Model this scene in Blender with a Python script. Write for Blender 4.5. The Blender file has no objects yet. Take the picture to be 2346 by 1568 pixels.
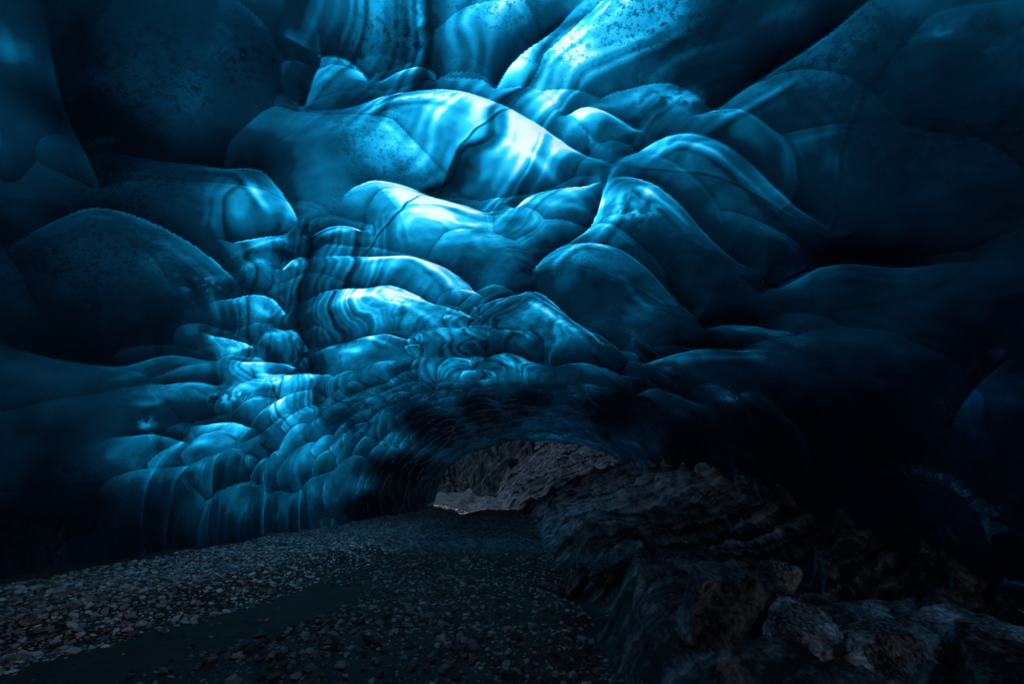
import bpy, bmesh, math, random
import numpy as np
from mathutils import Vector

random.seed(7)
rng = np.random.default_rng(11)
SC = bpy.context.scene
COL = SC.collection
W0, H0 = 2346.0, 1568.0          # size of the photograph copy that positions were measured on
LENS = 16.0
F = W0 * LENS / 36.0
PITCH = math.radians(18.35)
CAMZ = 1.5

# ------------------------------------------------------------------ helpers
def link(o, parent=None):
    COL.objects.link(o)
    if parent is not None:
        o.parent = parent
    return o

def tag(o, label=None, cat=None, group=None, kind=None):
    if label: o['label'] = label
    if cat: o['category'] = cat
    if group: o['group'] = group
    if kind: o['kind'] = kind
    return o

def np_mesh(name, verts, faces, smooth=True):
    me = bpy.data.meshes.new(name)
    n, m, k = len(verts), len(faces), faces.shape[1]
    me.vertices.add(n)
    me.vertices.foreach_set('co', np.ascontiguousarray(verts, dtype=np.float32).ravel())
    me.loops.add(m * k)
    me.loops.foreach_set('vertex_index', np.ascontiguousarray(faces, dtype=np.int32).ravel())
    me.polygons.add(m)
    me.polygons.foreach_set('loop_start', np.arange(0, m * k, k, dtype=np.int32))
    me.polygons.foreach_set('loop_total', np.full(m, k, dtype=np.int32))
    me.polygons.foreach_set('use_smooth', np.full(m, smooth, dtype=bool))
    me.update(calc_edges=True)
    me.validate()
    return me

_perm = np.random.default_rng(5).permutation(256).astype(np.int32)
_perm = np.concatenate([_perm, _perm])
_val = (np.random.default_rng(6).random(512).astype(np.float32)*2-1)
def vnoise(x, y, z):
    x = np.asarray(x, np.float32); y = np.asarray(y, np.float32); z = np.asarray(z, np.float32)
    x0, y0, z0 = np.floor(x), np.floor(y), np.floor(z)
    fx, fy, fz = x-x0, y-y0, z-z0
    fx = fx*fx*(3-2*fx); fy = fy*fy*(3-2*fy); fz = fz*fz*(3-2*fz)
    ix, iy, iz = (x0.astype(np.int32) & 255), (y0.astype(np.int32) & 255), (z0.astype(np.int32) & 255)
    iz1 = (iz+1) & 255; iy1 = (iy+1) & 255
    res = 0
    for dx in (0, 1):
        a = _perm[ix+dx]
        b0 = _perm[a+iy]; b1 = _perm[a+iy1]
        e0 = _val[_perm[b0+iz]]*(1-fz) + _val[_perm[b0+iz1]]*fz
        e1 = _val[_perm[b1+iz]]*(1-fz) + _val[_perm[b1+iz1]]*fz
        e = e0*(1-fy)+e1*fy
        res = res + (e*fx if dx else e*(1-fx))
    return res

def fbm(x, y, z, oct=4, gain=.5):
    a, s, r = 1.0, 1.0, 0
    for i in range(oct):
        r = r + a*vnoise(x*s+i*17.3, y*s+i*5.1, z*s+i*9.7)
        a *= gain; s *= 2.03
    return r

def sstep(a, b, x):
    t = np.clip((x-a)/(b-a), 0, 1)
    return t*t*(3-2*t)

# ------------------------------------------------------------------ camera maths
cP, sP = math.cos(PITCH), math.sin(PITCH)
CAMP = np.array([0, 0, CAMZ])
def ray(px, py):
    x = (px - W0/2)/F; y = -(py - H0/2)/F
    return np.array([x, cP - sP*y, sP + cP*y])
def project(P):
    x = P[..., 0]; Y = P[..., 1]; Z = P[..., 2]-CAMZ
    zf = cP*Y + sP*Z; yu = -sP*Y + cP*Z
    zf2 = np.where(zf > .05, zf, .05)
    return W0/2 + F*x/zf2, H0/2 - F*yu/zf2, zf

# ------------------------------------------------------------------ base tunnel
YB0, YEND = -4.5, 28.0
YK = [-14, -6, 0, 14, 20, 28, 46]
AK = [7.0, 7.0, 7.0, 7.0, 6.7, 5.7, 5.7]
BK = [3.6, 4.6, 5.0, 4.9, 4.4, 3.5, 3.5]
CK = [0, 0, 0, 0, .3, 1.1, 1.1]
ZC = 1.0
fa = lambda y: np.interp(y, YK, AK)
fb = lambda y: np.interp(y, YK, BK)
fc = lambda y: np.interp(y, YK, CK)
def inside(P):
    return (((P[0]-fc(P[1]))/fa(P[1]))**2 + ((P[2]-ZC)/fb(P[1]))**2) < 1
def hit(px, py):
    d = ray(px, py); lo, hi = 0.0, 1.0
    while inside(CAMP+d*hi) and hi < 28: hi += .5
    for _ in range(40):
        m = (lo+hi)/2
        if inside(CAMP+d*m): lo = m
        else: hi = m
    return CAMP+d*lo

NT = 1280
phi = np.linspace(-.34, math.pi+.34, NT)
yb = np.concatenate([np.linspace(YB0, 1.3, 60)[:-1], np.geomspace(1.3+2, YEND+2, 960)-2])
NY = len(yb)
PH, YY = np.meshgrid(phi, yb)          # rows: Y
YSH = 3.5*sstep(math.pi*.62, math.pi*.92, PH)*sstep(16, 28, YY)      # the roof ends sooner on the right
YY = YY - YSH
A, B = fa(YY), fb(YY)
BX, BZ = fc(YY)-A*np.cos(PH), ZC + B*np.sin(PH)
NX, NZ = -np.cos(PH)/A, np.sin(PH)/B
nl = np.sqrt(NX**2+NZ**2); NX /= nl; NZ /= nl
BP = np.stack([BX, YY, BZ], -1)

# ------------------------------------------------------------------ scallops: centre, half sizes, tilt (deg)
CELLS = [
 (20,240,95,420,0),(185,120,70,260,-8),(420,130,270,200,0),(440,440,240,120,8),(230,650,300,180,15),(600,590,95,62,-10),(575,700,85,45,10),
 (650,785,66,56,20),(510,795,88,40,5),(400,840,118,45,5),(130,910,210,110,8),(590,855,92,36,5),(690,885,82,38,5),(430,930,105,55,0),
 (830,815,130,50,-8),(880,720,205,75,8),(920,635,195,55,5),(960,510,160,92,10),(760,550,76,50,0),(670,640,50,70,0),
 (710,370,112,160,0),(1080,310,310,140,14),(1110,610,110,76,15),(1170,520,62,56,30),(1280,480,112,72,-8),(1390,300,105,75,18),
 (1520,560,200,135,38),(1400,670,205,115,28),(1680,430,260,135,30),(1830,300,230,140,30),(1550,60,300,170,-25),
 (2150,250,280,260,15),(1130,90,135,125,-50),(770,140,82,80,0),(880,40,130,80,10),(930,150,82,36,-8),(1230,760,155,82,25),
 (1040,790,80,35,5),(1010,850,72,45,10),(1170,840,92,40,5),(1200,800,82,30,8),(1360,860,110,40,10),(1420,825,60,26,5),
 (1640,840,200,60,5),(1730,760,135,50,0),(1980,640,260,100,8),(2200,500,230,140,15),(1530,900,88,36,8),(2290,950,130,170,20),
 (1930,900,300,150,20),(2150,1210,170,140,25),(1145,880,56,22,0),(1255,885,50,22,0),(850,870,80,28,-5),(690,940,95,30,-5),
 (510,995,90,32,0),(350,1025,98,38,0),(600,1040,110,24,-5),(760,985,60,26,-10),(870,985,55,26,-15),(520,1100,90,60,4),(580,1210,110,120,4),(690,1080,55,50,0),(705,1180,45,100,8),
 (390,1180,120,120,0),(150,1170,170,120,0),(100,1050,150,60,8),(780,1120,45,110,12),
 (60,600,110,90,0),(1620,680,150,80,30),(1760,600,160,80,25),
]
# the main ribs between the scallops, as they run over the vault
RIBS = [
 [(95,2),(130,200),(200,335),(235,450)],
 [(210,335),(400,325),(590,320),(640,400),(680,470),(685,530)],
 [(2,560),(150,475),(240,462),(380,520),(500,590),(552,655)],
 [(2,785),(120,815),(290,835),(340,800),(480,815),(520,830)],
 [(690,210),(790,215),(870,170),(930,170),(1040,185),(1150,225),(1270,290),(1330,335),(1410,390)],
 [(1410,390),(1380,430),(1345,530),(1225,580),(1215,630)],
 [(1410,385),(1480,330),(1560,297),(1640,320),(1780,410),(1915,510)],
 [(2000,2),(1880,80),(1770,150),(1680,215),(1565,290)],
 [(1390,420),(1450,405),(1510,425),(1580,500),(1660,565),(1760,610)],
 [(1230,570),(1330,540),(1420,560),(1520,630),(1610,725)],
 [(790,450),(830,400),(870,398),(940,412),(1060,440),(1120,470),(1165,470)],
 [(730,595),(850,580),(960,580),(1060,620),(1110,690)],
 [(690,700),(760,660),(870,645),(960,665),(1060,715),(1100,745)],
 [(700,830),(760,785),(850,765),(950,790)],
 [(1165,470),(1200,425),(1260,410),(1390,420)],
 [(1280,270),(1320,235),(1370,228),(1430,260),(1490,310)],
 [(1080,715),(1160,680),(1225,630),(1300,700),(1400,790),(1470,830)],
 [(1755,650),(1820,600),(1920,560),(2050,580),(2200,600)],
 [(1465,830),(1550,790),(1650,785),(1760,790)],
 [(1600,740),(1660,715),(1750,712),(1830,750)],
 [(1260,835),(1310,822),(1400,835),(1470,865)],
 [(1445,900),(1510,868),(1580,880),(1650,920)],
 [(685,545),(750,510),(800,505),(840,530)],
 [(1085,820),(1140,800),(1210,810),(1260,840)],
 [(490,690),(560,660),(620,660),(660,720)],
 [(600,745),(660,735),(700,780),(712,815)],
 [(450,760),(530,757),(590,790)],
 [(520,830),(600,818),(670,830),(690,850)],
 [(590,860),(680,848),(760,860)],
 [(630,620),(680,565),(725,590)],
 [(500,560),(600,535),(680,528)],
 [(330,880),(430,870),(520,890)],
 [(430,985),(520,962),(590,990)],
 [(270,1010),(360,990),(440,1020)],
 [(2050,1100),(2150,1105),(2230,1160),(2290,1260),(2300,1330)],
 [(2170,1000),(2220,880),(2340,800)],
 [(700,60),(740,50),(800,65),(850,120),(850,150)],
 [(690,205),(720,110),(745,60),(730,2)],
 [(1320,2),(1210,80),(1150,150),(1125,210)],
 [(850,150),(900,118),(960,112),(1010,135),(1000,180)],
]
def pinv_frame(A2, n, nsize):
    M = np.zeros((3, 3)); M[:, 0] = A2[:, 0]; M[:, 1] = A2[:, 1]; M[:, 2] = n*nsize
    return np.linalg.inv(M)
def uv_of(X, Y, Z):
    ph = np.arctan2((Z-ZC)/fb(Y), -(X-fc(Y))/fa(Y))
    return ph*2.2, np.log(np.maximum(Y, -2.0)+3.0)*2.2
cells = []    # (c, Minv, b direction, reach)
def normal_at(P):
    v = np.array([(P[0]-fc(P[1]))/fa(P[1])**2, 0, (P[2]-ZC)/fb(P[1])**2]); return v/np.linalg.norm(v)
for k, (cx, cy, rx, ry, tl) in enumerate(CELLS):
    c = hit(cx, cy); e = 4.0
    Jx = (hit(cx+e, cy)-hit(cx-e, cy))/(2*e); Jy = (hit(cx, cy+e)-hit(cx, cy-e))/(2*e)
    t = math.radians(tl)
    a = Jx*math.cos(t)*rx + Jy*math.sin(t)*rx
    b = -Jx*math.sin(t)*ry + Jy*math.cos(t)*ry
    n = normal_at(c)
    sv = np.linalg.svd(np.stack([a, b], 1), compute_uv=False)
    Mi = pinv_frame(np.stack([a, b], 1), n, max(sv[1], .3)*1.6)
    cells.append((c, Mi, b/np.linalg.norm(b), sv[0]))
NTRACED = len(cells)
def fill(n_try, y0, y1, r0, r1, thr):
    for _ in range(n_try):
        y = math.exp(random.uniform(math.log(y0+16), math.log(y1+16)))-16
        ph = random.uniform(-.3, math.pi+.3)
        a, b = float(fa(y)), float(fb(y))
        c = np.array([float(fc(y))-a*math.cos(ph), y, ZC+b*math.sin(ph)])
        ok = True
        for (cc, Mi, d, rc) in cells:
            if abs(cc[1]-y) > rc*1.8+1: continue
            q = Mi @ (c-cc)
            if q @ q < thr: ok = False; break
        if not ok: continue
        r = random.uniform(r0, r1)
        if y < 16 and c[0] > 2.5: r *= 1.7
        if y < 8 and c[0] < -2.5: r *= 1.6
        n = normal_at(c); tz = np.array([-n[2], 0, n[0]]); ty = np.array([0, 1.0, 0])
        ang = random.uniform(-.5, .5)
        a1 = (tz*math.cos(ang)+ty*math.sin(ang))*r*random.uniform(.95, 1.5)
        b1 = (-tz*math.sin(ang)+ty*math.cos(ang))*r*random.uniform(1.0, 1.6)
        if b1[1] < 0: b1 = -b1
        cells.append((c, pinv_frame(np.stack([a1, b1], 1), n, r*1.6), b1/np.linalg.norm(b1), r*1.5))
fill(1200, YB0, 1.5, 1.0, 1.6, 1.1)
fill(2500, 1.5, 9, .6, 1.0, 1.25)
fill(5000, 9, 17, .36, .58, 1.05)
fill(8000, 17, YEND-.2, .36, .60, 1.0)
# neighbouring scallops share one smoothly varying metric, so that their ribs meet in sharp corners
NC = len(cells)
CC = np.array([c[0] for c in cells]); LG = np.zeros((NC, 3, 3)); LA = np.zeros(NC); BD = np.array([c[2] for c in cells])
def mlog(G):
    w, v = np.linalg.eigh(G); return (v*np.log(np.maximum(w, 1e-6))) @ v.T
def mexp(G):
    w, v = np.linalg.eigh(G); return (v*np.exp(w)) @ v.T
for i, c in enumerate(cells):
    LG[i] = mlog(c[1].T @ c[1]); LA[i] = np.trace(LG[i])
U_, V_ = uv_of(CC[:, 0], CC[:, 1], CC[:, 2])
CG = np.zeros((NC, 3, 3)); CH = np.zeros(NC); CB = np.zeros((NC, 3)); CR = np.zeros(NC)
for i in range(NC):
    w = np.exp(-((U_-U_[i])**2+(V_-V_[i])**2)/.30**2); w[i] *= 2.2; w /= w.sum()
    L = (LG*w[:, None, None]).sum(0)
    CG[i] = mexp(L)
    CH[i] = np.clip(1.0*math.exp((np.trace(L)-LA[i])*.30), .65, 1.7)
    b = (BD*w[:, None]).sum(0); CB[i] = b/np.linalg.norm(b)
    CR[i] = 1/math.sqrt(max(np.linalg.eigvalsh(CG[i])[0], .05))

low = .26*fbm(BX*.35, YY*.3, BZ*.35, 2)
base_scale = np.interp(YY, [0, 8, 16, 28], [1.0, .9, .5, .4])
wall_l = np.interp(YY, [6, 10], [.5, .75])
DEP = np.interp(YY, [0, 5, 8, 11, 16, 20, 28], [.11, .11, .14, .21, .21, .21, .20])*np.interp(BX, [-3.2, -3, 2.5, 4.5, 6.3], [1.0, 1.0, 1.0, .6, .4])*np.where(BX < -3, 1+(wall_l-1)*sstep(-3, -5, BX), 1)
DEP *= 1-.5*sstep(2.4, 1.2, BZ)*sstep(-3, -5, BX)
KS = 44.0
acc = np.full(BX.shape, -30.0)
best = np.full(BX.shape, -9.0); sec = np.full(BX.shape, -9.0); cid = np.zeros(BX.shape, np.int32)
warp = np.stack([.17*fbm(BX*.5, YY*.45, BZ*.5, 3), .24*fbm(BX*.5+40, YY*.45, BZ*.5, 3), .17*fbm(BX*.5, YY*.45+60, BZ*.5, 3)], -1)*base_scale[..., None]
PW = BP+warp
SK = .52       # scallops are deepest near their upstream lip and run out gently away from it
LATW = .55
qbs = np.zeros(BX.shape)
for i in range(NC):
    c = CC[i]; rc = CR[i]
    lo = np.searchsorted(yb, c[1]-rc*2.3-.4); hi = np.searchsorted(yb, c[1]+rc*2.3+.4+(3.7 if c[1] > 8 and c[0] > -1 else 0))
    if hi <= lo: continue
    G = CG[i]; b = CB[i]
    dlt = PW[lo:hi]-c
    Gd = dlt @ G
    gb = b/math.sqrt(b @ G @ b)
    qb = Gd @ gb
    tot2 = (Gd*dlt).sum(-1)
    g = np.where(qb > -SK, (qb+SK)/(1+SK), (qb+SK)/(1-SK))
    d2 = LATW*np.maximum(tot2-qb*qb, 0) + g**2
    f = np.where(tot2 < 7, .8*CH[i]-d2, -9.0)
    bs = best[lo:hi]; ss = sec[lo:hi]; m = f > bs
    ss[:] = np.where(m, bs, np.maximum(ss, f))
    bs[m] = f[m]; cid[lo:hi][m] = i; qbs[lo:hi][m] = qb[m]
    acc[lo:hi] = np.logaddexp(acc[lo:hi], np.clip(f*KS, -300, 400))
disp = acc/KS
hollow = np.clip(best, -.6, 1.2)
d0 = np.where(disp < 0, -.45*(1-np.exp(np.clip(disp, -5, 0)/.45)), disp)
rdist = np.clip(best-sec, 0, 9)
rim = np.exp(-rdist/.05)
# main ribs: height of the rib itself, the painted light just beyond it and the painted shade just before it
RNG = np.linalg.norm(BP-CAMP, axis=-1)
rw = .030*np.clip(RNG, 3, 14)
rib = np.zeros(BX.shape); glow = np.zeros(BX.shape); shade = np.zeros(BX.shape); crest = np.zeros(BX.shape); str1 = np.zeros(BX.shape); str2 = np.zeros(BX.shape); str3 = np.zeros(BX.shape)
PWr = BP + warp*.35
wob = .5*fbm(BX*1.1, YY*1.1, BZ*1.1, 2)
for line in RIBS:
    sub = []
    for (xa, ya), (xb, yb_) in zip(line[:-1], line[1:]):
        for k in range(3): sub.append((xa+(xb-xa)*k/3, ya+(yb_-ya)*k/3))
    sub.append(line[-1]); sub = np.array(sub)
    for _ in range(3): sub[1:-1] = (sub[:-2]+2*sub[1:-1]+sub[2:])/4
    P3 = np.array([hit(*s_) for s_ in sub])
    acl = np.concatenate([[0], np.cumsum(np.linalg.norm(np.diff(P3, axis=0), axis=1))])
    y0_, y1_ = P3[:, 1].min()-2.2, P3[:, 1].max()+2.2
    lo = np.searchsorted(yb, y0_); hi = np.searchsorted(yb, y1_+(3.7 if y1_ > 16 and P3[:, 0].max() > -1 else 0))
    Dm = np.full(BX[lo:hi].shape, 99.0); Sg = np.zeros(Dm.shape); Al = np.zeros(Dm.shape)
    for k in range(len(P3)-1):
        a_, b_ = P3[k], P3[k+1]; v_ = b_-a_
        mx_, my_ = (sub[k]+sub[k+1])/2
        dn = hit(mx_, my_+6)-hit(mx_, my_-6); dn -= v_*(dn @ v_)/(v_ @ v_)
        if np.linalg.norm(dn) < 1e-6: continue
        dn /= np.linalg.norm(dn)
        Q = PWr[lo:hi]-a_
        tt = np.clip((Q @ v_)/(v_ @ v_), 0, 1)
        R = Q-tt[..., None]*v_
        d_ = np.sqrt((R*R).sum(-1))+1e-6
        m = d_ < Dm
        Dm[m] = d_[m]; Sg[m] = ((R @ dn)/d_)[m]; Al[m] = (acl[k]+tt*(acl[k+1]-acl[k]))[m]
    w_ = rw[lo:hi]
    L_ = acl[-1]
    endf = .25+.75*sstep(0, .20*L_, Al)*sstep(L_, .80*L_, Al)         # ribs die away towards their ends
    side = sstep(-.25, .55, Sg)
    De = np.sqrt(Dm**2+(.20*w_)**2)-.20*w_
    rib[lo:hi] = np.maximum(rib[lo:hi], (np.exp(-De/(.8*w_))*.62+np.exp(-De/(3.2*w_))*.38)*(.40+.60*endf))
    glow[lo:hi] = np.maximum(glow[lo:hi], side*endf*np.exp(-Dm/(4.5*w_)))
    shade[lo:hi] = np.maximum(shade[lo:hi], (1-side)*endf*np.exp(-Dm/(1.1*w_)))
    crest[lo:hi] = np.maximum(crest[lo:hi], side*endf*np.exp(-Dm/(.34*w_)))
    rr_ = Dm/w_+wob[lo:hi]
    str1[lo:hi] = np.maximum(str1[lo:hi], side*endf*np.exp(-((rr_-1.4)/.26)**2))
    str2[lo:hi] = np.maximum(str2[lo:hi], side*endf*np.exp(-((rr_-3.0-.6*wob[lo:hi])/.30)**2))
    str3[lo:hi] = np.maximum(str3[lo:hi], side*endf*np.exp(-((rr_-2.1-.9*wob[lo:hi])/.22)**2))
ribh = np.clip(.036*RNG, .11, .30)*np.interp(np.abs(BX), [4, 6.5], [1, .75])
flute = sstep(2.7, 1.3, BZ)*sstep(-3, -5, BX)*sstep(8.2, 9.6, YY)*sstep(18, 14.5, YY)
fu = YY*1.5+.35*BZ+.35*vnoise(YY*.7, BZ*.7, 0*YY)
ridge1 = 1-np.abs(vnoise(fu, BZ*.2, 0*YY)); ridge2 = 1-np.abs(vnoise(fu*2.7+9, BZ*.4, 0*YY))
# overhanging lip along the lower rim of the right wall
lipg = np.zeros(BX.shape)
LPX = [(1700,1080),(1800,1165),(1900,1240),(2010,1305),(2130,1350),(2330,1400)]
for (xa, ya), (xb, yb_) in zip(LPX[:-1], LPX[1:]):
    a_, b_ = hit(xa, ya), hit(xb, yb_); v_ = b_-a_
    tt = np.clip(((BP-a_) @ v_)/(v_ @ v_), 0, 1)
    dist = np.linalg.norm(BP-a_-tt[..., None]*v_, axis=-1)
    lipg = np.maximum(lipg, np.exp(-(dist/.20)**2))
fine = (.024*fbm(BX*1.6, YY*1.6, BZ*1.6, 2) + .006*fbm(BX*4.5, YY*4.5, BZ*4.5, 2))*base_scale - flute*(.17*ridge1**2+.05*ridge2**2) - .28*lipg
off = low + DEP*d0 + fine - ribh*rib
VX, VZ = BX+NX*off, BZ+NZ*off
VP = np.stack([VX, YY, VZ], -1)
dU = np.gradient(VP, axis=1); dV = np.gradient(VP, axis=0)
VN = np.cross(dU, dV); VN /= np.linalg.norm(VN, axis=-1, keepdims=True)+1e-12
inward = -(VN[..., 0]*NX + VN[..., 2]*NZ)
FLIP = inward.mean() < 0
if FLIP: VN = -VN

# ------------------------------------------------------------------ ice tone: painted brightness standing in for daylight, plus its own dust bands
CP = [  # brightness targets painted onto the vault at these points
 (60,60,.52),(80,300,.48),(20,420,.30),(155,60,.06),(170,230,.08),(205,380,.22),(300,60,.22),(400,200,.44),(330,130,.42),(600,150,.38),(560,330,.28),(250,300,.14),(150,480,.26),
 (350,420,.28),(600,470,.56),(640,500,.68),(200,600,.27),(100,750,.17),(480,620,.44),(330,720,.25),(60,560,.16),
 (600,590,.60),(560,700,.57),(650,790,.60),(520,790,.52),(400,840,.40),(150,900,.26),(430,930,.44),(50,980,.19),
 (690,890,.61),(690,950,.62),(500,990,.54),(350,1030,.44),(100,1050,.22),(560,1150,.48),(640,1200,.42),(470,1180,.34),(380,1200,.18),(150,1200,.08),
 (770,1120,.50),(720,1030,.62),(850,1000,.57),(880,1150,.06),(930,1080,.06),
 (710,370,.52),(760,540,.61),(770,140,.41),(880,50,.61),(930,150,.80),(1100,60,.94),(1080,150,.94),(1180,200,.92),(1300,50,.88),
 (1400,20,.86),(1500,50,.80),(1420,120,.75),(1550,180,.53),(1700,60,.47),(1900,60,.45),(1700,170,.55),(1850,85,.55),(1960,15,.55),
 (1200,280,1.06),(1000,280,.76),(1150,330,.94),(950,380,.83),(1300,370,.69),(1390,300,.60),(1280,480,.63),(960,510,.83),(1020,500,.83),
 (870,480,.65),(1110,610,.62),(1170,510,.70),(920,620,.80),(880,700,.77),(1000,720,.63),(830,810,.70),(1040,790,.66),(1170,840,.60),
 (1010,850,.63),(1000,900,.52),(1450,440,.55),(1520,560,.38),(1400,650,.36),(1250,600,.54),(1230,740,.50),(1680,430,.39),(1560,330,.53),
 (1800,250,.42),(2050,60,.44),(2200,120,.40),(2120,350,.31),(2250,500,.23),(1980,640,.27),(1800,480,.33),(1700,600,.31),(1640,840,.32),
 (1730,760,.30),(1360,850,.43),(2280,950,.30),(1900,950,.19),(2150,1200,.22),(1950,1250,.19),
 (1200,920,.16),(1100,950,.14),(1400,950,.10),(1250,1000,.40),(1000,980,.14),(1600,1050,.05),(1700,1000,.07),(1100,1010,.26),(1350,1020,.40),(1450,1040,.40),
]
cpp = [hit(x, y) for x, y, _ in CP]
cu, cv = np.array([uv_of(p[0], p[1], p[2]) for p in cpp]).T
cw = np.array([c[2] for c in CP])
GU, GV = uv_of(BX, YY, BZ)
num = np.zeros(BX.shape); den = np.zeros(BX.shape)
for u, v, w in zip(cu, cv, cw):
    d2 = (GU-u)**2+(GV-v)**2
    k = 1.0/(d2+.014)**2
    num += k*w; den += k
light_tone = num/den
light_tone *= np.interp(YY, [YB0, 1.5], [.6, 1.0])*np.interp(BX, [-6.5, -3.5, -1.5], [.95, .92, 1.0])
def patches(lst):
    fr = np.zeros(BX.shape)
    for (x, y, rx, ry) in lst:
        c = hit(x, y); Jx = (hit(x+4, y)-hit(x-4, y))/8*rx; Jy = (hit(x, y+4)-hit(x, y-4))/8*ry
        Mi = pinv_frame(np.stack([Jx, Jy], 1), normal_at(c), .8)
        q = (BP-c) @ Mi.T
        fr = np.maximum(fr, np.exp(-(q*q).sum(-1)))
    return fr
# cloudy bubble patches, dirty patches
frost = patches([(2190,115,60,30),(1550,230,80,26),(1450,490,70,30),(460,660,40,26),(530,915,50,20),(340,980,20,25),(1690,900,30,14),(960,40,14,60),(680,185,12,30),(2200,1000,22,30)])
grime = patches([(330,170,190,120),(330,420,150,90),(230,600,220,90),(560,120,110,70),(1480,60,140,80),(900,60,120,50)])
# brightness is painted highest just past each upstream lip, fading along the hollow; dust layers and cloudiness run through it
tone = rng.uniform(.88, 1.08, NC)
lay = VX*.45+YY*.34+VZ*.80 + .85*fbm(VX*.36, YY*.36, VZ*.36, 2) + .12*fbm(VX*1.3, YY*1.3, VZ*1.3, 2) + .22*rib
band = vnoise(lay*2.1, 0*lay, 0*lay)*.40 + vnoise(lay*6.0, 0*lay+7, 0*lay)*.36 + vnoise(lay*17, 0*lay+3, 0*lay)*.40
hair = -sstep(.86, .98, 1-np.abs(vnoise(lay*2.3+20, 0*lay+5, 0*lay)))
bmask = sstep(-.5, .25, fbm(VX*.45+9, YY*.35, VZ*.45, 2))*sstep(.26, .6, light_tone)
cloud = fbm(VX*1.1, YY*1.1, VZ*1.1, 4)
mott = fbm(VX*3.2, YY*3.2, VZ*3.2, 3, .6)
lip = np.exp(-(np.clip(qbs+.80, 0, 9)/.66)**2)
t = light_tone*tone[cid]*(.68+.10*np.clip(hollow, 0, 1)+.20*lip+.32*glow)*(1 + .46*band*bmask + .20*hair*bmask + .20*cloud + .09*mott)
# long healed cracks cutting across the scallops
for (x0, y0, x1, y1, st) in [(820,590,1200,225,.40),(1420,390,1960,560,.24),(1240,600,1640,760,.24),(1900,560,1960,180,.16)]:
    a_, b_ = hit(x0, y0), hit(x1, y1); ax_ = b_-a_; Lx = np.linalg.norm(ax_); ax_ /= Lx
    nm = np.cross(ax_, normal_at((a_+b_)/2)); nm /= np.linalg.norm(nm)
    dd = VP-a_; s_ = dd @ ax_; ds = dd @ nm + .12*fbm(VX*.9, YY*.9, VZ*.9, 3)
    near = sstep(-.1, .4, s_)*sstep(Lx+.1, Lx-.4, s_)*(np.abs(dd @ normal_at((a_+b_)/2)) < 1.6)
    wd_ = .006+.0013*np.linalg.norm((a_+b_)/2)
    t *= 1-st*near*np.exp(-(ds/wd_)**2)
    t += .15*st*near*np.exp(-((ds-2.6*wd_)/(1.6*wd_))**2)*sstep(.1, .5, light_tone)
dz = np.maximum(.45*sstep(.1, .7, fbm(VX*.6+30, YY*.6, VZ*.6, 3)), grime)
up_side = sstep(.05, -.4, qbs); wv = sstep(-.2, .4, fbm(VX*.7+70, YY*.7, VZ*.7, 2)); wv2 = sstep(-.05, .5, fbm(VX*.9+20, YY*.9+5, VZ*.9, 2))
lit = sstep(.12, .60, light_tone)
smallz = sstep(7, 11, YY)
t *= 1-(.14+.28*smallz)*rim*(1-up_side)  # scallop seams painted darker, upstream rims painted brighter like highlights
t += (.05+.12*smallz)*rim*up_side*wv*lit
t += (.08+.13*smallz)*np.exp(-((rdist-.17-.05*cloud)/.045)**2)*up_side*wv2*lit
# painted shade before each rib, painted highlights on its crest and in streaks alongside
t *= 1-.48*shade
t += .19*crest*(.35+.65*wv)*sstep(.05, .5, light_tone) + .025*crest
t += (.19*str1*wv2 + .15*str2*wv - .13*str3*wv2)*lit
t += flute*(.24*ridge1**5+.10*ridge2**4-.13)*sstep(.06, .4, light_tone)  # flute crests painted lighter and the gaps darker, as if lit
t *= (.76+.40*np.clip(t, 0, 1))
t += lipg*(.40+.16*cloud)*sstep(.35, .8, 1-np.abs(cloud))  # glow painted along the lip of the right wall
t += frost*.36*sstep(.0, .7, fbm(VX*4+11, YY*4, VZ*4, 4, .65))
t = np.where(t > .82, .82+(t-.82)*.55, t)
light_tone = np.clip(t, 0, .96)

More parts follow.
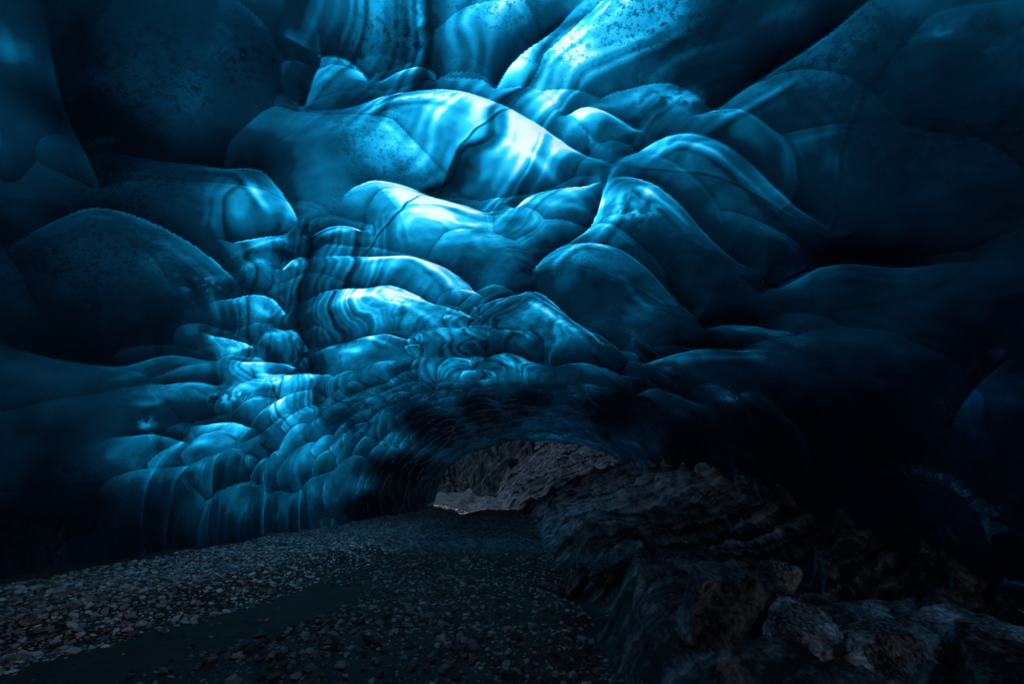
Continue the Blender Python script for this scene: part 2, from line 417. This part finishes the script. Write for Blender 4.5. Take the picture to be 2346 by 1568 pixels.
# ------------------------------------------------------------------ material helper
class N:
    def __init__(s, name):
        s.m = bpy.data.materials.new(name); s.m.use_nodes = True
        s.t = s.m.node_tree; s.t.nodes.clear()
        s.out = s.t.nodes.new('ShaderNodeOutputMaterial')
    def n(s, typ, **kw):
        nd = s.t.nodes.new(typ)
        for k, v in kw.items(): setattr(nd, k, v)
        return nd
    def l(s, a, b): s.t.links.new(a, b)
    def math(s, op, a, b=None, c=None, clamp=False):
        nd = s.t.nodes.new('ShaderNodeMath'); nd.operation = op; nd.use_clamp = clamp
        for i, v in enumerate((a, b, c)):
            if v is None: continue
            if isinstance(v, (int, float)): nd.inputs[i].default_value = v
            else: s.l(v, nd.inputs[i])
        return nd.outputs[0]
    def noise(s, vec, scale, detail=4, rough=.55, dist=0, dims='3D'):
        nd = s.n('ShaderNodeTexNoise', noise_dimensions=dims)
        nd.inputs['Scale'].default_value = scale; nd.inputs['Detail'].default_value = detail
        nd.inputs['Roughness'].default_value = rough; nd.inputs['Distortion'].default_value = dist
        s.l(vec, nd.inputs['W' if dims == '1D' else 'Vector'])
        return nd.outputs['Fac']
    def ramp(s, fac, stops):
        nd = s.n('ShaderNodeValToRGB'); cr = nd.color_ramp
        while len(cr.elements) > 1: cr.elements.remove(cr.elements[-1])
        for i, (p, c) in enumerate(stops):
            e = cr.elements[0] if i == 0 else cr.elements.new(p)
            e.position = p; e.color = (*c, 1) if len(c) == 3 else c
        s.l(fac, nd.inputs[0]); return nd.outputs[0]
    def mix(s, fac, a, b):
        mc = s.n('ShaderNodeMix', data_type='RGBA'); s.l(fac, mc.inputs[0]); s.l(a, mc.inputs[6]); s.l(b, mc.inputs[7]); return mc.outputs[2]
    def mrange(s, v, a, b, c=0, d=1, smooth=False):
        nd = s.n('ShaderNodeMapRange'); nd.clamp = True
        if smooth: nd.interpolation_type = 'SMOOTHSTEP'
        s.l(v, nd.inputs[0])
        for i, x in enumerate((a, b, c, d)): nd.inputs[i+1].default_value = x
        return nd.outputs[0]

def ice_material():
    s = N('glacier_ice')
    tc = s.n('ShaderNodeTexCoord').outputs['Object']
    at = s.n('ShaderNodeAttribute', attribute_name='ice_light_tone').outputs['Fac']  # painted light and ice tone, per vertex
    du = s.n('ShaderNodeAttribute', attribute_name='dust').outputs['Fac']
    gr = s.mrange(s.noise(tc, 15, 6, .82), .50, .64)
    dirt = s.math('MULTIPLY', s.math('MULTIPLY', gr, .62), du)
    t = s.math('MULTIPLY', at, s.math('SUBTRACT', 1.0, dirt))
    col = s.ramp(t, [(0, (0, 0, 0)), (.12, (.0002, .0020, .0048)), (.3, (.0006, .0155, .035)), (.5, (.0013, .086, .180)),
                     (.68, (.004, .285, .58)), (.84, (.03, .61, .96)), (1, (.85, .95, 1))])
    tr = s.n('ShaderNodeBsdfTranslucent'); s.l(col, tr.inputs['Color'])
    df = s.n('ShaderNodeBsdfDiffuse'); df.inputs['Color'].default_value = (.003, .006, .009, 1)
    ad = s.n('ShaderNodeAddShader'); s.l(tr.outputs[0], ad.inputs[0]); s.l(df.outputs[0], ad.inputs[1])
    bp = s.n('ShaderNodeBump'); bp.inputs['Strength'].default_value = .35; bp.inputs['Distance'].default_value = .05
    s.l(s.noise(tc, 4.5, 1, .5, .6), bp.inputs['Height'])
    gl = s.n('ShaderNodeBsdfGlossy'); gl.inputs['Roughness'].default_value = .05; gl.inputs['Color'].default_value = (.5, .82, 1, 1); s.l(bp.outputs[0], gl.inputs['Normal'])
    fs = s.n('ShaderNodeFresnel'); fs.inputs['IOR'].default_value = 1.40; s.l(bp.outputs[0], fs.inputs['Normal'])
    mx = s.n('ShaderNodeMixShader'); s.l(fs.outputs[0], mx.inputs[0]); s.l(ad.outputs[0], mx.inputs[1]); s.l(gl.outputs[0], mx.inputs[2])
    s.l(mx.outputs[0], s.out.inputs[0])
    return s.m

def rock_material(name, dark, light, scale=1.0, wet=.5, island=False, bump=.7, light_y=(), lo=.34, hi=.68, spec=.25, strata=0):
    s = N(name)
    tc = s.n('ShaderNodeTexCoord').outputs['Object']
    n1 = s.noise(tc, 1.3*scale, 3, .6); n2 = s.noise(tc, 11*scale, 4, .7)
    v = s.math('ADD', s.math('MULTIPLY', n1, .5), s.math('MULTIPLY', n2, .5))
    if strata:
        dp = s.n('ShaderNodeVectorMath', operation='DOT_PRODUCT'); s.l(tc, dp.inputs[0]); dp.inputs[1].default_value = (-.62, .70, .55)
        sl = s.math('ADD', dp.outputs['Value'], s.math('MULTIPLY', n1, .35))
        v = s.math('ADD', v, s.math('MULTIPLY', s.math('SUBTRACT', s.noise(sl, 3.2, 3, .7, dims='1D'), .5), strata))
    if island:
        oi = s.n('ShaderNodeObjectInfo').outputs['Random']; gi = s.n('ShaderNodeNewGeometry').outputs['Random Per Island']
        rr = s.math('FRACT', s.math('ADD', oi, gi))
        v = s.math('ADD', s.math('MULTIPLY', v, .55), s.math('MULTIPLY', rr, .42))
    col = s.ramp(v, [(lo, dark), ((lo+hi)/2, tuple((a*.7+b*.3) for a, b in zip(dark, light))), (hi, light)])
    p = s.n('ShaderNodeBsdfPrincipled')
    p.inputs['Specular IOR Level'].default_value = spec
    for (d2, l2, y0, y1) in light_y:  # albedo shifted along Y to stand in for light
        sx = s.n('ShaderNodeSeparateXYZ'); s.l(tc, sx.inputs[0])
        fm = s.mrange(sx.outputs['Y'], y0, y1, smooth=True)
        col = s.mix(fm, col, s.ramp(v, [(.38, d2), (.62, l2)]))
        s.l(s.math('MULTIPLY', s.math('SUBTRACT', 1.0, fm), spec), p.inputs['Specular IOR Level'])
    bp = s.n('ShaderNodeBump'); bp.inputs['Strength'].default_value = bump; bp.inputs['Distance'].default_value = .05/scale
    s.l(n2, bp.inputs['Height'])
    s.l(col, p.inputs['Base Color']); s.l(bp.outputs[0], p.inputs['Normal'])
    s.l(s.mrange(n1, .35, .65, .9-.5*wet, .9), p.inputs['Roughness'])
    s.l(p.outputs[0], s.out.inputs[0])
    return s.m

M_ICE = ice_material()
M_GRAVEL = rock_material('gravel_ground', (.008, .0065, .0055), (.060, .047, .041), 3.0, .3, bump=1.0, light_y=[((.05, .052, .055), (.34, .35, .37), 11, 18), ((.006, .010, .015), (.034, .052, .075), 24, 28)])  # floor inside the tunnel painted lighter, for light that is missing there
M_STONE = rock_material('stone', (.09, .087, .087), (.50, .485, .485), 3.0, .2, island=True)
M_WETSTONE = rock_material('wet_stone', (.013, .012, .0118), (.20, .192, .19), 3.0, .6, island=True)
M_ROCK = rock_material('dark_bedrock', (.002, .0021, .0023), (.20, .21, .225), 1.8, .5, bump=.5, lo=.45, hi=.74, strata=.6, light_y=[((.015, .016, .018), (.46, .48, .51), 11, 17), ((.0012, .002, .0032), (.028, .046, .070), 23, 27)])  # slope inside the tunnel painted lighter to look lit from the mouth
M_PALE = rock_material('broken_rock', (.003, .0033, .0037), (.34, .37, .41), 2.6, .3, bump=.6, lo=.45, hi=.68, strata=.45)
M_HILL = rock_material('far_rock', (.0007, .0012, .0019), (.020, .034, .052), 1.3, .1, bump=1.0, spec=0, strata=.5)
sn = N('bounce_white'); pr = sn.n('ShaderNodeBsdfPrincipled'); pr.inputs['Base Color'].default_value = (.8, .8, .8, 1); pr.inputs['Roughness'].default_value = .8
sn.l(pr.outputs[0], sn.out.inputs[0]); M_BOUNCE = sn.m

# ------------------------------------------------------------------ ice cave object: one part per visible scallop
cave = tag(link(bpy.data.objects.new('ice_cave', None)), 'glossy blue glacier ice vault covered in scalloped hollows, arching over the gravel floor', 'ice cave')
idx = np.arange(NY*NT).reshape(NY, NT)
q = np.stack([idx[:-1, :-1], idx[:-1, 1:], idx[1:, 1:], idx[1:, :-1]], -1).reshape(-1, 4)
if FLIP: q = q[:, ::-1]
vp = VP.reshape(-1, 3); vn = VN.reshape(-1, 3)
lt = light_tone.ravel(); du_ = dz.ravel()
fc2 = cid[:-1, :-1]; fcid = fc2.ravel()
ppx, ppy, pz = project(vp)
infr = (pz > .3) & (ppx > 0) & (ppx < W0) & (ppy > 0) & (ppy < H0)
p0, p1, p2 = q[:, 0], q[:, 1], q[:, 3]
area = np.abs((ppx[p1]-ppx[p0])*(ppy[p2]-ppy[p0])-(ppx[p2]-ppx[p0])*(ppy[p1]-ppy[p0]))*infr[p0]
tot = np.bincount(fcid, weights=area, minlength=NC)
order = np.argsort(-tot)
keep = [i for i in order[:98] if tot[i] > 900]
def ice_mesh(name, verts, faces, ltv, duv, normals=None):
    me = np_mesh(name, verts, faces)
    at = me.attributes.new('ice_light_tone', 'FLOAT', 'POINT'); at.data.foreach_set('value', ltv.astype(np.float32))
    at = me.attributes.new('dust', 'FLOAT', 'POINT'); at.data.foreach_set('value', duv.astype(np.float32))
    me.materials.append(M_ICE)
    if normals is not None: me.normals_split_custom_set_from_vertices(normals.astype(np.float32))
    return link(bpy.data.objects.new(name, me), cave)
def ice_part(name, fsel):
    fq = q[fsel]
    used, inv = np.unique(fq, return_inverse=True)
    return ice_mesh(name, vp[used], inv.reshape(fq.shape), lt[used], du_[used], vn[used])
hol = hollow[:-1, :-1]
mask = np.ones(fc2.shape, bool)
for i in keep:
    m = fc2 == i
    rr = np.nonzero(m.any(1))[0]; cc = np.nonzero(m.any(0))[0]
    r0, r1, c0, c1 = rr[0], rr[-1]+1, cc[0], cc[-1]+1
    sub = m[r0:r1, c0:c1]
    seed = np.unravel_index(np.argmax(np.where(sub, hol[r0:r1, c0:c1], -9)), sub.shape)
    cur = np.zeros_like(sub); cur[seed] = True; n0 = 0
    while True:                               # keep the one connected piece
        for _ in range(12):
            g = cur.copy()
            g[1:] |= cur[:-1]; g[:-1] |= cur[1:]; g[:, 1:] |= cur[:, :-1]; g[:, :-1] |= cur[:, 1:]
            cur = g & sub
        n1 = cur.sum()
        if n1 == n0: break
        n0 = n1
    full = np.zeros(fc2.shape, bool); full[r0:r1, c0:c1] = cur
    ice_part('scallop', np.nonzero(full.ravel())[0]); mask &= ~full
o = ice_part('small_scallops', np.nonzero(mask.ravel())[0]); tag(o, kind='stuff')

# ------------------------------------------------------------------ floor
def edge_x(y): return np.interp(y, [2, 4.5, 6.8, 11, 20, 40], [-4.9, -4.4, -3.6, -3.1, -2.9, -2.5])
def foot_x(y): return np.interp(y, [0, 5, 9, 20, 28, 36, 45], [.9, .8, 1.0, .9, .4, -1.0, -3.0])
def saw(s, k=.78):
    f = s-np.floor(s)
    return np.where(f < k, f/k, (1-f)/(1-k))
def terrace(v, h):
    k = np.floor(v/h); f = v/h-k
    return h*(k + .16*f + .84*sstep(.80, 1.0, f))
def floor_z(x, y, detail=True):
    e = edge_x(y)+.30*fbm(x*.1, y*.8, 0*x, 3)
    z = .30*sstep(0, .8, e-x) + .025*np.clip(e-x-.9, 0, 4)
    fx = foot_x(y)+.45*fbm(x*.5, y*.8, 0*x+3, 3)
    r = x-fx
    z = z - .34*np.exp(-((r-.1)/.5)**2)*np.interp(y, [3, 9, 14], [1, .8, .2])
    rise = np.interp(y, [0, 5, 10, 15, 20, 28, 36, 45], [0, 0, .10, .25, .32, .38, .62, .9])
    nearf = np.interp(y, [9, 13], [1, 0])
    up = np.where(r > 0, rise*r*(1+.06*np.clip(r, 0, 4)) + .45*sstep(.1, .8, r)*np.interp(y, [5, 8, 14], [1, .8, .4])*(1-.75*nearf*sstep(1.8, 4.2, r)), 0)
    rm = sstep(.1, .9, r)
    s = (y*.62-x*.78+z*.4) + .30*fbm(x*.45, y*.45, 0*x+8, 2)
    s2 = (y*.75-x*.66) + .12*fbm(x, y, 0*x+4, 2)
    amp = np.interp(y, [5, 9, 16, 30], [.26, .60, .85, .9])
    fa_ = np.interp(y, [4, 8, 14, 30], [.6, 1.4, 2.0, 2.2])
    zr = up + rm*(amp*(saw(s*.8, .92)-.5) + fa_*.14*(saw(s2*2.2, .92)-.5) + .14*fbm(x*.7, y*.7, 0*x+2, 2))
    tl = .42*x-.34*y+.08*fbm(x*.6, y*.6, 0*x+12, 2)
    zt = terrace(zr+tl, .34)-tl
    tl2 = -.30*x-.50*y
    zt = zt + .6*(terrace(zt+tl2, .15)-tl2-zt)
    zr = zr + (zt-zr)*rm*np.interp(y, [4, 9, 16, 24], [.7, .4, .3, .3]) + rm*.008*fbm(x*6, y*6, 0*x+2, 2)
    z = z + zr
    z = z + .035*fbm(x*1.7, y*1.7, 0*x, 3)*(1-.7*rm) + .05*fbm(x*.5, y*.5, 0*x+1, 2) + .010*fbm(x*9, y*9, 0*x, 2)*(1-.7*rm)
    z = z + np.interp(y, [20, 28, 45], [0, .35, 1.6]) + sstep(25, 31, y)*.30*fbm(x*.6, y*.5, 0*x+31, 3)
    return z
def sheet(xs, ys):
    X, Y = np.meshgrid(xs, ys); Z = floor_z(X, Y)
    p = np.stack([X, Y, Z], -1).reshape(-1, 3)
    i = np.arange(X.size).reshape(X.shape)
    f = np.stack([i[:-1, :-1], i[:-1, 1:], i[1:, 1:], i[1:, :-1]], -1).reshape(-1, 4)
    return p, f, X, Y
gys = np.concatenate([np.linspace(-16, 2, 40)[:-1], np.geomspace(2+1, 43+1, 460)-1])
p, f, X, Y = sheet(np.linspace(-12, 2.6, 460), gys)
SPL = lambda X, Y: X-foot_x(Y)-.45*fbm(X*.5, Y*.8, 0*X+3, 3)
f = f[(SPL(X, Y) < .16)[:-1, :-1].ravel()]
used, inv = np.unique(f, return_inverse=True)
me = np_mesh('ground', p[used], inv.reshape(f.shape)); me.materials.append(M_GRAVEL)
tag(link(bpy.data.objects.new('ground', me)), kind='structure')
rys = np.concatenate([np.linspace(-16, 3, 40)[:-1], np.geomspace(3+1, 43+1, 760)-1])
p, f, X, Y = sheet(np.concatenate([np.linspace(-3.5, 4, 500)[:-1], np.linspace(4, 14, 320)]), rys)
f = f[(SPL(X, Y) > .08)[:-1, :-1].ravel()]
used, inv = np.unique(f, return_inverse=True)
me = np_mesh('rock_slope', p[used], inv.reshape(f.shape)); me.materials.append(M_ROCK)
if hasattr(me, 'set_sharp_from_angle'): me.set_sharp_from_angle(angle=math.radians(32))
tag(link(bpy.data.objects.new('rock_slope', me)), 'dark bedrock slope with slanting ledges along the right side of the cave floor', 'rock slope', kind='structure')

# rocky gorge side beyond the mouth of the cave, and an unseen white slope added behind the entrance to bounce sunlight in
hx = np.linspace(-22, 22, 560); hy = np.geomspace(1, 24, 240)+37
HX, HY = np.meshgrid(hx, hy)
u = HY-38
s = HX*.55+HY*.5+.9*fbm(HX*.3, HY*.3, HX*0, 3)
HZ = .8+np.minimum(np.clip(u, 0, 40)*1.0, 8+.1*u) + np.clip(np.abs(HX+4.6)-1.3, 0, 5)*.5*sstep(0, 3, u) + sstep(0, 2.0, u)*(1.0*(saw(s*.5)-.5)+.7*(saw(s*1.6+.5*fbm(HX, HY, HX*0, 2))-.5)+1.1*fbm(HX*.5, HY*.6, HX*0, 4, .6)+.25*fbm(HX*3, HY*3, HX*0, 3)) - .2
hp = np.stack([HX, HY, HZ], -1).reshape(-1, 3); hi_ = np.arange(HX.size).reshape(HX.shape)
hq = np.stack([hi_[:-1, :-1], hi_[:-1, 1:], hi_[1:, 1:], hi_[1:, :-1]], -1).reshape(-1, 4)
me = np_mesh('hill', hp, hq); me.materials.append(M_HILL)
tag(link(bpy.data.objects.new('hill', me)), kind='structure')
hx = np.linspace(-45, 45, 60); hy = np.linspace(-50, -9, 50)
HX, HY = np.meshgrid(hx, hy)
HZ = -.2+np.clip(-11-HY, 0, 60)*.55+.5*fbm(HX*.15, HY*.15, HX*0, 3)*sstep(-10, -14, HY)
hp = np.stack([HX, HY, HZ], -1).reshape(-1, 3); hi_ = np.arange(HX.size).reshape(HX.shape)
hq = np.stack([hi_[:-1, :-1], hi_[:-1, 1:], hi_[1:, 1:], hi_[1:, :-1]], -1).reshape(-1, 4)
me = np_mesh('bounce_slope', hp, hq); me.materials.append(M_BOUNCE)
tag(link(bpy.data.objects.new('bounce_slope', me)), kind='structure')

# ------------------------------------------------------------------ stones
def ico(sub):
    bm = bmesh.new(); bmesh.ops.create_icosphere(bm, subdivisions=sub, radius=1)
    v = np.array([x.co[:] for x in bm.verts]); f = np.array([[a.index for a in x.verts] for x in bm.faces]); bm.free()
    return v, f
def stone_shape(sub, cuts, seed, rough=.1, lo=.45, hi=.85):
    r = np.random.default_rng(seed)
    v, f = ico(sub)
    v = v.copy()
    for _ in range(cuts):
        n = r.normal(size=3); n /= np.linalg.norm(n); d = r.uniform(lo, hi)
        k = v @ n
        m = k > d
        v[m] -= np.outer(k[m]-d, n)
    v *= 1+rough*fbm(v[:, 0]*1.6+seed, v[:, 1]*1.6, v[:, 2]*1.6, 4)[:, None]
    return v, f
SHAPES_HI = [stone_shape(3, 12, 100+i, .10, .35, .75) for i in range(10)]
SHAPES_LO = [stone_shape(2, 9, 200+i, .08, .35, .75) for i in range(8)]
stone_me = {'bank': [], 'path': []}
for v, f in SHAPES_HI:
    for reg, mt in (('bank', M_STONE), ('path', M_WETSTONE)):
        m = np_mesh('stone', v, f); m.materials.append(mt); stone_me[reg].append(m)

cand = []
def scatter(n, region):
    for _ in range(n):
        y = math.exp(random.uniform(math.log(3.2), math.log(30)))
        e = float(edge_x(y))
        if region == 'bank': x = random.uniform(-6.7, e+random.uniform(-.25, .15)); s = math.exp(random.gauss(math.log(.0150), .54))
        else:
            x = random.uniform(e+.1, 1.1); s = math.exp(random.gauss(math.log(.016), .6))
            if float(vnoise(x*.9+3, y*.9, 0.)) < -.2 and random.random() < .6: continue
            if x < e+1.15 and y < 8.5 and random.random() < .96: continue
        s *= 1+.03*y
        cand.append((x, y, min(s, .052 if region == 'bank' else .055), region))
scatter(32000, 'bank'); scatter(22000, 'path')
cx = np.array([c[0] for c in cand]); cy = np.array([c[1] for c in cand]); cs = np.array([c[2] for c in cand])
cz = floor_z(cx, cy)
qx, qy, qz = project(np.stack([cx, cy, cz], -1))
size = np.where((qx > 5) & (qx < W0-5) & (qy > 0) & (qy < H0-4), cs/qz, 0)
order = np.argsort(-size)
LAB = {'bank': ('grey stone among the pale gravel of the raised bank below the left ice wall', 'stones on the left gravel bank'),
       'path': ('small grey stone lying on the dark wet path in the middle of the cave floor', 'stones on the dark path')}
for j in order[:290]:
    x, y, s, reg = cand[j]
    s *= 1.15
    o = bpy.data.objects.new('stone', random.choice(stone_me[reg])); link(o)
    sc = (s*random.uniform(.9, 1.4), s*random.uniform(.8, 1.1), s*random.uniform(.55, .85))
    o.scale = sc; o.location = (x, y, cz[j]+sc[2]*.65)
    o.rotation_euler = (random.uniform(-.35, .35), random.uniform(-.35, .35), random.uniform(0, 6.28))
    tag(o, LAB[reg][0], 'stone', LAB[reg][1])
for reg, nm, mt in (('bank', 'gravel', M_STONE), ('path', 'path_gravel', M_WETSTONE)):
    VV, FF, nv = [], [], 0
    for j in order[290:]:
        x, y, s, rg = cand[j]
        if rg != reg: continue
        v, f = SHAPES_LO[j % 8]
        a = random.uniform(0, 6.28); ca, sa = math.cos(a), math.sin(a)
        w = v*np.array([s*random.uniform(.9, 1.4), s*random.uniform(.8, 1.1), s*random.uniform(.5, .85)])
        w = np.stack([w[:, 0]*ca-w[:, 1]*sa, w[:, 0]*sa+w[:, 1]*ca, w[:, 2]], -1)+np.array([x, y, cz[j]+s*.2])
        VV.append(w); FF.append(f+nv); nv += len(v)
    me = np_mesh(nm, np.concatenate(VV), np.concatenate(FF)); me.materials.append(mt)
    tag(link(bpy.data.objects.new(nm, me)), 'loose pale gravel heaped along the left ice wall' if reg == 'bank' else 'dark fine gravel strewn over the central path', 'gravel', kind='stuff')

# boulders: angular slabs of the same slanting bedrock
def boulder(px, py, dist, size, label, seed, rotz=0., tilt=(0, 0), lift=.35, cuts=15, mat=None, sw=.12):
    d = ray(px, py); t = dist/d[1]
    x, y = d[0]*t, d[1]*t
    v, f = stone_shape(5, cuts, seed, .015, .38, .8)
    v = v*np.array(size)*1.15
    ln = np.linalg.norm(v, axis=1, keepdims=True)
    v += (.025*fbm(v[:, 0]*3+seed, v[:, 1]*3, v[:, 2]*3, 2)+.006*fbm(v[:, 0]*14+seed, v[:, 1]*14, v[:, 2]*14, 2))[:, None]*(v/ln)*min(1, max(size)/.4)
    s = v[:, 1]*4.0+v[:, 2]*2.6+.2*fbm(v[:, 0]*2, v[:, 1]*2, v[:, 2]*2, 2)
    v *= (1+sw*(saw(s, .92)-.5))[:, None]
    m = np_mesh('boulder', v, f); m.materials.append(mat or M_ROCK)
    if hasattr(m, 'set_sharp_from_angle'): m.set_sharp_from_angle(angle=math.radians(20))
    o = link(bpy.data.objects.new('boulder', m))
    zf = float(floor_z(np.array([x]), np.array([y]))[0])
    o.location = (x, y, zf+size[2]*lift); o.rotation_euler = (tilt[0], tilt[1], rotz)
    tag(o, label, 'boulder')
boulder(1640, 1480, 4.8, (.70, .55, .55), 'large dark boulder beside the black gully in the right foreground', 1, .75, (.2, -.15))
boulder(1860, 1530, 4.3, (.46, .42, .26), 'broken grey boulder at the bottom edge, just right of the large dark boulder', 2, .3, (.1, -.1), mat=M_PALE, lift=-.1)
boulder(2070, 1545, 4.3, (.56, .46, .26), 'low cracked slab of rock at the bottom edge left of the corner boulder', 3, .2, (.1, -.1), mat=M_PALE, lift=-.1)
boulder(2280, 1530, 4.5, (.56, .48, .30), 'dull grey boulder in the bottom right corner', 4, .4, (.1, -.1), mat=M_PALE, lift=-.1)
boulder(1800, 1350, 5.8, (.20, .18, .22), 'small pale upright rock standing behind the large dark boulder', 5, .5, lift=.7, mat=M_PALE, sw=.06)
boulder(1655, 1358, 6.2, (.10, .09, .10), 'tiny pale rock balanced on the ledge left of the pale upright rock', 6, 1.5, lift=.9, mat=M_PALE, sw=.05)
boulder(1750, 1435, 5.0, (.34, .28, .20), 'mid sized angular rock wedged below the pale upright rock', 7, .5, (.1, -.1), mat=M_PALE, lift=.0)
boulder(1960, 1430, 5.4, (.7, .46, .22), 'flat dark ledge rock under the lower rim of the right ice wall', 8, .4, (.1, -.1), mat=M_PALE, lift=.0)
boulder(2150, 1440, 5.6, (.62, .46, .22), 'jagged dark rock against the foot of the right ice wall', 9, .5, (.1, -.1))
boulder(1430, 1285, 9.0, (.9, .4, .34), 'long flat slab at the foot of the bedrock slope in the middle distance', 10, .7, (.2, -.25), lift=.1)
boulder(1330, 1300, 9.6, (.8, .36, .4), 'slanting rock leaning at the left end of the long flat slab', 12, .8, (.2, -.4), lift=.1)

# ------------------------------------------------------------------ light
el, az = math.radians(56), math.radians(-112)   # azimuth measured from +Y towards +X
sd = Vector((math.sin(az)*math.cos(el), math.cos(az)*math.cos(el), math.sin(el)))
wd = bpy.data.worlds.new('World'); SC.world = wd; wd.use_nodes = True
nt = wd.node_tree; nt.nodes.clear()
sk = nt.nodes.new('ShaderNodeTexSky'); sk.sky_type = 'NISHITA'; sk.sun_disc = False
sk.sun_elevation = el; sk.sun_rotation = az
bg = nt.nodes.new('ShaderNodeBackground'); bg.inputs[1].default_value = .06
wo = nt.nodes.new('ShaderNodeOutputWorld'); nt.links.new(sk.outputs[0], bg.inputs[0]); nt.links.new(bg.outputs[0], wo.inputs[0])
sun = bpy.data.lights.new('sun', 'SUN'); sun.energy = 4.6; sun.angle = math.radians(.5); sun.color = (1, .985, .96)
so = link(bpy.data.objects.new('sun', sun)); so.rotation_euler = sd.to_track_quat('Z', 'Y').to_euler()

cam = bpy.data.cameras.new('camera'); cam.lens = LENS; cam.sensor_width = 36; cam.clip_end = 500; cam.clip_start = .05
co = link(bpy.data.objects.new('camera', cam)); co.location = (0, 0, CAMZ); co.rotation_euler = (math.pi/2+PITCH, 0, 0)
SC.camera = co
SC.view_settings.view_transform = 'Standard'; SC.view_settings.look = 'None'
print('cells', NC, NTRACED, 'kept', len(keep))
